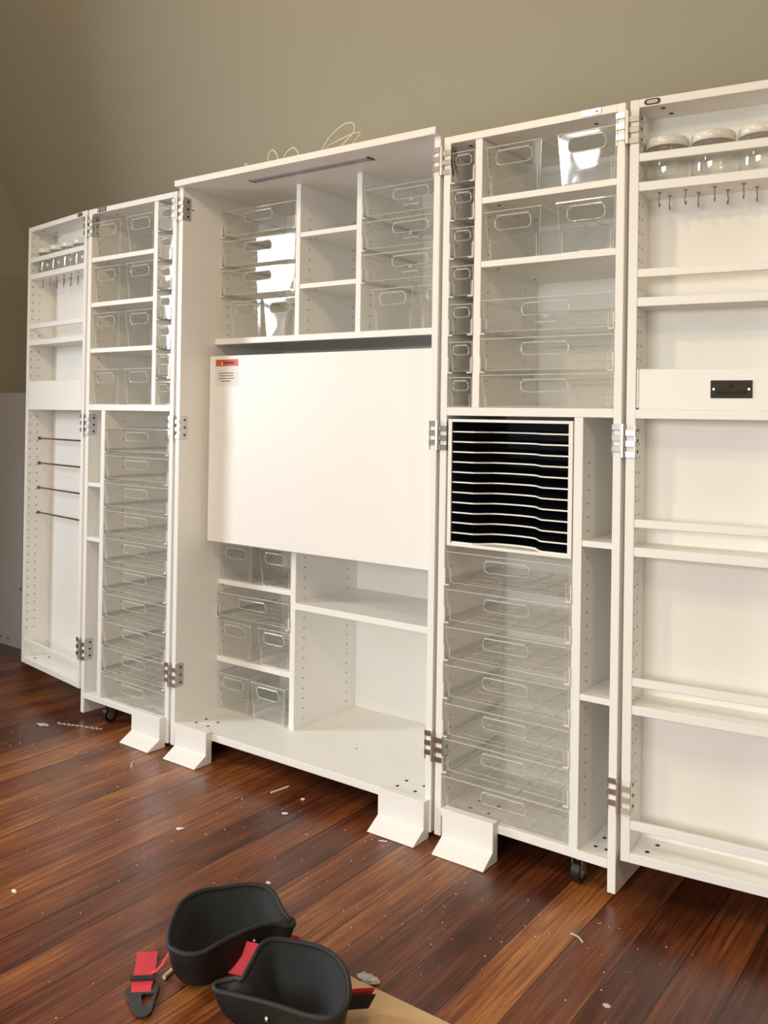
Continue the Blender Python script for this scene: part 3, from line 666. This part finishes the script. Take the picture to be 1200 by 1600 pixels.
# ------------------------------------------------------------------ knee pads
def knee_pad(label, rim, floor_c, shrink, depth, rivets):
    ctr = sum((Vector(p) for p in rim), Vector()) / len(rim)
    root = tag(empty('knee_pad', (ctr.x, ctr.y, 0)), label, 'knee pad', 'knee pads on the floor')
    loop = [p - Vector((ctr.x, ctr.y, 0)) for p in crom(rim, 5, True)]; n = len(loop)
    fc = Vector((floor_c[0] - ctr.x, floor_c[1] - ctr.y, 0))
    def surf(levels, cap_z, flip, near=0):
        q = MB(); vs = []; fs = []
        for (k, zf) in levels:     # k: 1 at the rim, 0 at the centre; zf: height fraction
            for p in loop: c = fc * (1 - k); vs.append((c.x + p.x * k, c.y + p.y * k, cap_z + (p.z - cap_z) * zf))
        for a in range(len(levels) - 1):
            for i in range(n):
                j = (i + 1) % n; f = (a * n + i, a * n + j, (a + 1) * n + j, (a + 1) * n + i); fs.append(f[::-1] if flip else f)
        if near:       # liner height follows the distance to the nearest rim point
            for a in range(n, len(vs)):
                x, y, _ = vs[a]; d, zr = min((math.hypot(p.x - x, p.y - y), p.z) for p in loop); t = min(1, d / near); t = t * t * (3 - 2 * t)
                vs[a] = (x, y, zr + (cap_z - zr) * t - .001)
        vs.append((fc.x, fc.y, cap_z)); last = (len(levels) - 1) * n
        for i in range(n): f = (last + i, last + (i + 1) % n, len(vs) - 1); fs.append(f[::-1] if flip else f)
        q.add(vs, fs, 0, True); return q
    inner = surf([(1, 1), (.955, .93), (.89, .78), (.80, .60), (.68, .40), (.54, .22), (.38, .09), (.2, .02)], depth - .018, False, .062)
    inner.build('padded_liner', LINER, root)
    outer = surf([(1.0, .985), (1.0, .88), (.97, .70), (.92, .48), (.83, .28), (.74, .14), (.63, .04), (.42, .0), (.2, 0)], .002, True)
    outer.build('hard_shell', SHELLM, root)
    b = MB(); b.tube([p + Vector((0, 0, .001)) for p in loop], .0052, 8, True); b.build('rim_binding', BIND, root)
    st = MB(); st.tube([Vector((p.x * .955, p.y * .955, p.z + .0015)) for p in loop], .0008, 5, True); st.build('stitching', BIND, root)
    for i in rivets:
        p = loop[i]; dirv = Vector((p.x - fc.x, p.y - fc.y, 0)).normalized(); c = Vector((p.x, p.y, p.z - .030)) - dirv * .004
        r_ = MB(); r_.cyl((0, 0), 2, .0065, 0, .004, 14, 0, .0045); o = r_.build('rivet', NICKEL, root); o.location = c; o.rotation_euler = dirv.to_track_quat('Z', 'Y').to_euler()
    return root, Vector((ctr.x, ctr.y, 0))
RA = [[1.068, -.921, .1], [1.04, -.892, .115], [1.002, -.829, .125], [.998, -.77, .125], [1.02, -.715, .118], [1.047, -.676, .118], [1.084, -.654, .118], [1.123, -.656, .112], [1.163, -.673, .1], [1.188, -.681, .092], [1.199, -.674, .085], [1.208, -.684, .082], [1.202, -.700, .085], [1.183, -.722, .093], [1.173, -.767, .103], [1.163, -.815, .105], [1.156, -.864, .104], [1.147, -.9, .1], [1.124, -.923, .1], [1.095, -.929, .1]]
RB = [[1.232, -.94, .085], [1.253, -.939, .09], [1.274, -.91, .1], [1.264, -.87, .115], [1.255, -.837, .125], [1.262, -.805, .125], [1.301, -.776, .12], [1.348, -.759, .118], [1.397, -.762, .115], [1.435, -.781, .11], [1.466, -.81, .105], [1.486, -.841, .1], [1.493, -.871, .098], [1.477, -.893, .095], [1.439, -.904, .09], [1.39, -.912, .088], [1.334, -.923, .086], [1.277, -.935, .085]]
RB = [[1.226, -.936, .084], [1.236, -.918, .086], [1.256, -.906, .092]] + RB[2:-1] + [[1.262, -.944, .084], [1.238, -.948, .083]]
pa, ca = knee_pad('black knee pad behind, with red strap and triangular buckle', RA, (1.075, -.805), .6, .055, (70, 58))
pb_, cb_ = knee_pad('black knee pad in front, at bottom edge, overlapping the cardboard', RB, (1.395, -.845), .6, .056, (76, 70, 84))
def ribbon(name, pts, wvec, th, m_, parent, off):
    # flat strap along pts, width vector wvec per point
    q = MB(); vs = []; n = len(pts)
    for p, w in zip(pts, wvec):
        p = Vector(p) - off; w = Vector(w) / 2; u = Vector((0, 0, th))
        vs += [p - w, p + w, p + w + u, p - w + u]
    fs = []
    for i in range(n - 1):
        a = 4 * i; b = a + 4
        for k in range(4): fs.append((a + k, a + (k + 1) % 4, b + (k + 1) % 4, b + k))
    fs += [(3, 2, 1, 0), (4 * n - 4, 4 * n - 3, 4 * n - 2, 4 * n - 1)]
    q.add(vs, fs, 0); return q.build(name, m_, parent)
# pad A: red webbing loop, black keeper, triangular buckle
w0 = (.034, .030, 0)
ribbon('strap', [(.9265, -.8585, .003), (.962, -.892, .003), (.99, -.920, .004), (1.004, -.934, .007), (1.018, -.948, .010)], [w0, w0, w0, (.033, .029, 0), (.033, .029, 0)], .0022, WEB, pa, ca)
ribbon('strap', [(1.060, -.905, .085), (1.040, -.905, .050), (1.022, -.905, .026), (1.008, -.905, .012), (.996, -.903, .006)], [(0.004, .006, .022), (0.004, .007, .020), (.006, .008, .014), (.008, .009, .008), (.010, .010, .004)], .002, WEB, pa, ca)
ribbon('strap_keeper', [(.998, -.928, .010), (1.010, -.940, .012)], [(.040, .035, 0), (.040, .035, 0)], .003, WEBB, pa, ca)
bo = [(1.000, -.965), (1.033, -.925), (1.044, -.922), (1.050, -.930), (1.099, -.990), (1.101, -1.004), (1.093, -1.014), (1.080, -1.015), (1.004, -.982), (.999, -.974)]
bi_ = [(1.037, -.957), (1.052, -.944), (1.058, -.944), (1.060, -.950), (1.081, -.980), (1.083, -.988), (1.080, -.994), (1.072, -.994), (1.040, -.972), (1.036, -.964)]
bi = [(1.060 + (x - 1.060) * .78, -.967 + (y + .967) * .78) for x, y in bi_]
q = MB(); n = len(bo); z0, z1 = .003, .008
vs = [(x - ca.x, y - ca.y, z0) for x, y in bo] + [(x - ca.x, y - ca.y, z0) for x, y in bi] + [(x - ca.x, y - ca.y, z1) for x, y in bo] + [(x - ca.x, y - ca.y, z1) for x, y in bi]
fs = []
for i in range(n):
    j = (i + 1) % n; fs += [(i, j, n + j, n + i), (2 * n + i, 3 * n + i, 3 * n + j, 2 * n + j), (i, 2 * n + i, 2 * n + j, j), (n + i, n + j, 3 * n + j, 3 * n + i)]
q.add(vs, fs); q.build('buckle', BUCKLE, pa, .001)
ribbon('strap', [(1.006, -.936, .0085), (1.022, -.952, .0095), (1.034, -.964, .0055)], [(.031, .027, 0)] * 3, .002, WEB, pa, ca)
ribbon('strap', [(1.168, -.805, .015), (1.174, -.79, .045), (1.184, -.782, .078)], [(.062, .022, 0)] * 3, .003, WEB, pa, ca)
ribbon('strap', [(1.14, -.70, .030), (1.185, -.668, .034), (1.21, -.655, .030)], [(-.006, .010, .014)] * 3, .003, WEB, pa, ca)
ribbon('strap', [(1.392, -.800, .045), (1.425, -.750, .044), (1.448, -.712, .036)], [(.012, .007, .026)] * 3, .003, WEB, pb_, cb_)
ribbon('strap', [(1.396, -.803, .034), (1.430, -.753, .033), (1.452, -.715, .025)], [(.012, .007, .028)] * 3, .003, WEBB, pb_, cb_)

# ------------------------------------------------------------------ cardboard and debris
mb = MB(); mb.prism([(1.339, -.652), (1.343, -.649), (2.25, -.645), (2.25, -1.55), (1.345, -1.55), (1.338, -1.10)], .0005, .0045, 2)
tag(mb.build('cardboard_sheet', CARD), 'flat brown cardboard sheet lying on the floor at the bottom edge', 'cardboard')
def crumple(name, c, rx, ry, h, label, cat, m_=FOAM, n=12, rz=0, group=None):
    rnd = random.Random(hash((round(c[0] * 1000), round(c[1] * 1000))) & 0xffff); q = MB(); vs = []; fs = []
    for ring, (k, z) in enumerate(((.8, 0.0), (1, h * .35), (.8, h * .8), (.35, h))):
        for i in range(n):
            a = 2 * math.pi * i / n; j = rnd.uniform(.78, 1.15); x, y = rx * k * j * math.cos(a), ry * k * j * math.sin(a)
            vs.append((x * math.cos(rz) - y * math.sin(rz), x * math.sin(rz) + y * math.cos(rz), z * (rnd.uniform(.8, 1.15) if ring else 1) + .0003))
    for r in range(3):
        for i in range(n): j = (i + 1) % n; fs.append((r * n + i, r * n + j, (r + 1) * n + j, (r + 1) * n + i))
    fs += [tuple(range(n))[::-1], tuple(range(3 * n, 4 * n))]
    q.add(vs, fs); o = q.build(name, m_); o.location = (*c, 0); return tag(o, label, cat, group)
crumple('torn_paper', (1.381, -.632), .028, .013, .011, 'crumpled silvery scrap beside the corner of the cardboard', 'scrap', TAPE, 16, .1)
crumple('torn_paper', (-.577, -.140), .030, .014, .006, 'small grey torn scrap on floor left of the caster', 'scrap', TAPE, 14, .3)
for c, l, r_ in (((.515, -.404), 'oval white foam crumb on floor below the left feet', .010), ((.688, -.139), 'round white foam crumb in front of the centre cabinet', .009), ((.664, -.029), 'small white crumb nearest the centre cabinet shadow', .006),
              ((.932, -.469), 'white foam crumb just behind the rear knee pad', .006), ((.451, -.893), 'white foam crumb at the far left bottom of the floor', .008)):
    crumple('foam_crumb', c, r_ * 1.3, r_ * .7, .005, l, 'debris', FOAM, 8, random.uniform(0, 3), 'crumbs on the floor')
mb = MB(); mb.prism([(-.002, -.038), (.003, -.038), (.004, .03), (.001, .040), (-.003, .03)], .0005, .003, 2)
o = mb.build('plastic_strip', FOAM); o.location = (.555, -.016, 0); o.rotation_euler = (0, 0, R(-9)); tag(o, 'thin white strip lying in front of the centre cabinet', 'debris')
mb = MB(); pts = [(-.553 + .19 * t + .004 * math.sin(9 * t), -.092 + .065 * t + .008 * math.sin(t * 60), .0018 + .001 * math.sin(t * 37)) for t in [k / 70 for k in range(71)]]
mb.tube(pts, .0012, 5); tag(mb.build('curly_string', FOAM), 'thin pale curly shaving on floor beside the left caster', 'debris')
mb = MB(); mb.cyl((0, .005), 1, .0048, -.021, .019, 12); mb.cyl((0, .005), 1, .0036, .019, .022, 12); o = mb.build('wooden_dowel', WOODP, None, .0006); o.location = (1.0245, -.8775, 0); o.rotation_euler = (0, 0, R(12)); tag(o, 'short pale wooden dowel between red strap and rear knee pad', 'dowel')
def screw_at(x, y, rz, label):
    q = MB(); q.cyl((0, .0035), 1, .0018, 0, .020, 8); q.cyl((0, .0035), 1, .0034, -.003, 0, 10); o = q.build('screw', NICKEL); o.location = (x, y, 0); o.rotation_euler = (0, 0, rz); tag(o, label, 'screw')
screw_at(.011, -.179, .6, 'small dark screw on floor below the left white feet')
screw_at(1.040, -.098, 2.0, 'small screw on floor at the right centre foot')
mb = MB(); mb.tube(crom([(1.655, -.200, .002), (1.668, -.204, .004), (1.678, -.206, .004), (1.693, -.217, .002)], 4), .0022, 6); tag(mb.build('bent_clip', TAPE), 'small bent pale clip on dark floor below the right caster', 'debris')
crumple('clear_scrap', (1.826, -.398), .010, .007, .003, 'tiny clear scrap near the bottom right floor', 'debris', TAPE, 8)
mb = MB(); rnd = random.Random(11)
for k in range(520):
    x = rnd.uniform(-.6, 2.3); y = rnd.uniform(-1.25, .0) if rnd.random() < .6 else rnd.gauss(-.25, .2)
    if y > -.09 or y < -1.3: continue
    if (.98 < x < 1.52 and -.96 < y < -.64) or (x > 1.33 and y < -.64): continue
    r_ = rnd.uniform(.0006, .0019); a = rnd.uniform(0, 3)
    vs = [(x + r_ * 1.6 * math.cos(a), y + r_ * 1.6 * math.sin(a), .0003), (x - r_ * math.sin(a), y + r_ * math.cos(a), .0003), (x - r_ * 1.3 * math.cos(a), y - r_ * 1.3 * math.sin(a), .0003), (x + r_ * math.sin(a), y - r_ * math.cos(a), .0003), (x, y, .0003 + r_)]
    mb.add(vs, [(0, 1, 4), (1, 2, 4), (2, 3, 4), (3, 0, 4), (3, 2, 1, 0)])
tag(mb.build('floor_dust', FOAM), 'fine pale specks of sawdust scattered over the dark red floor', 'dust', kind='stuff')

for o in list(COL.objects):
    if o.type == 'MESH' and o.parent is None and o.get('kind') != 'structure': rebase(o)
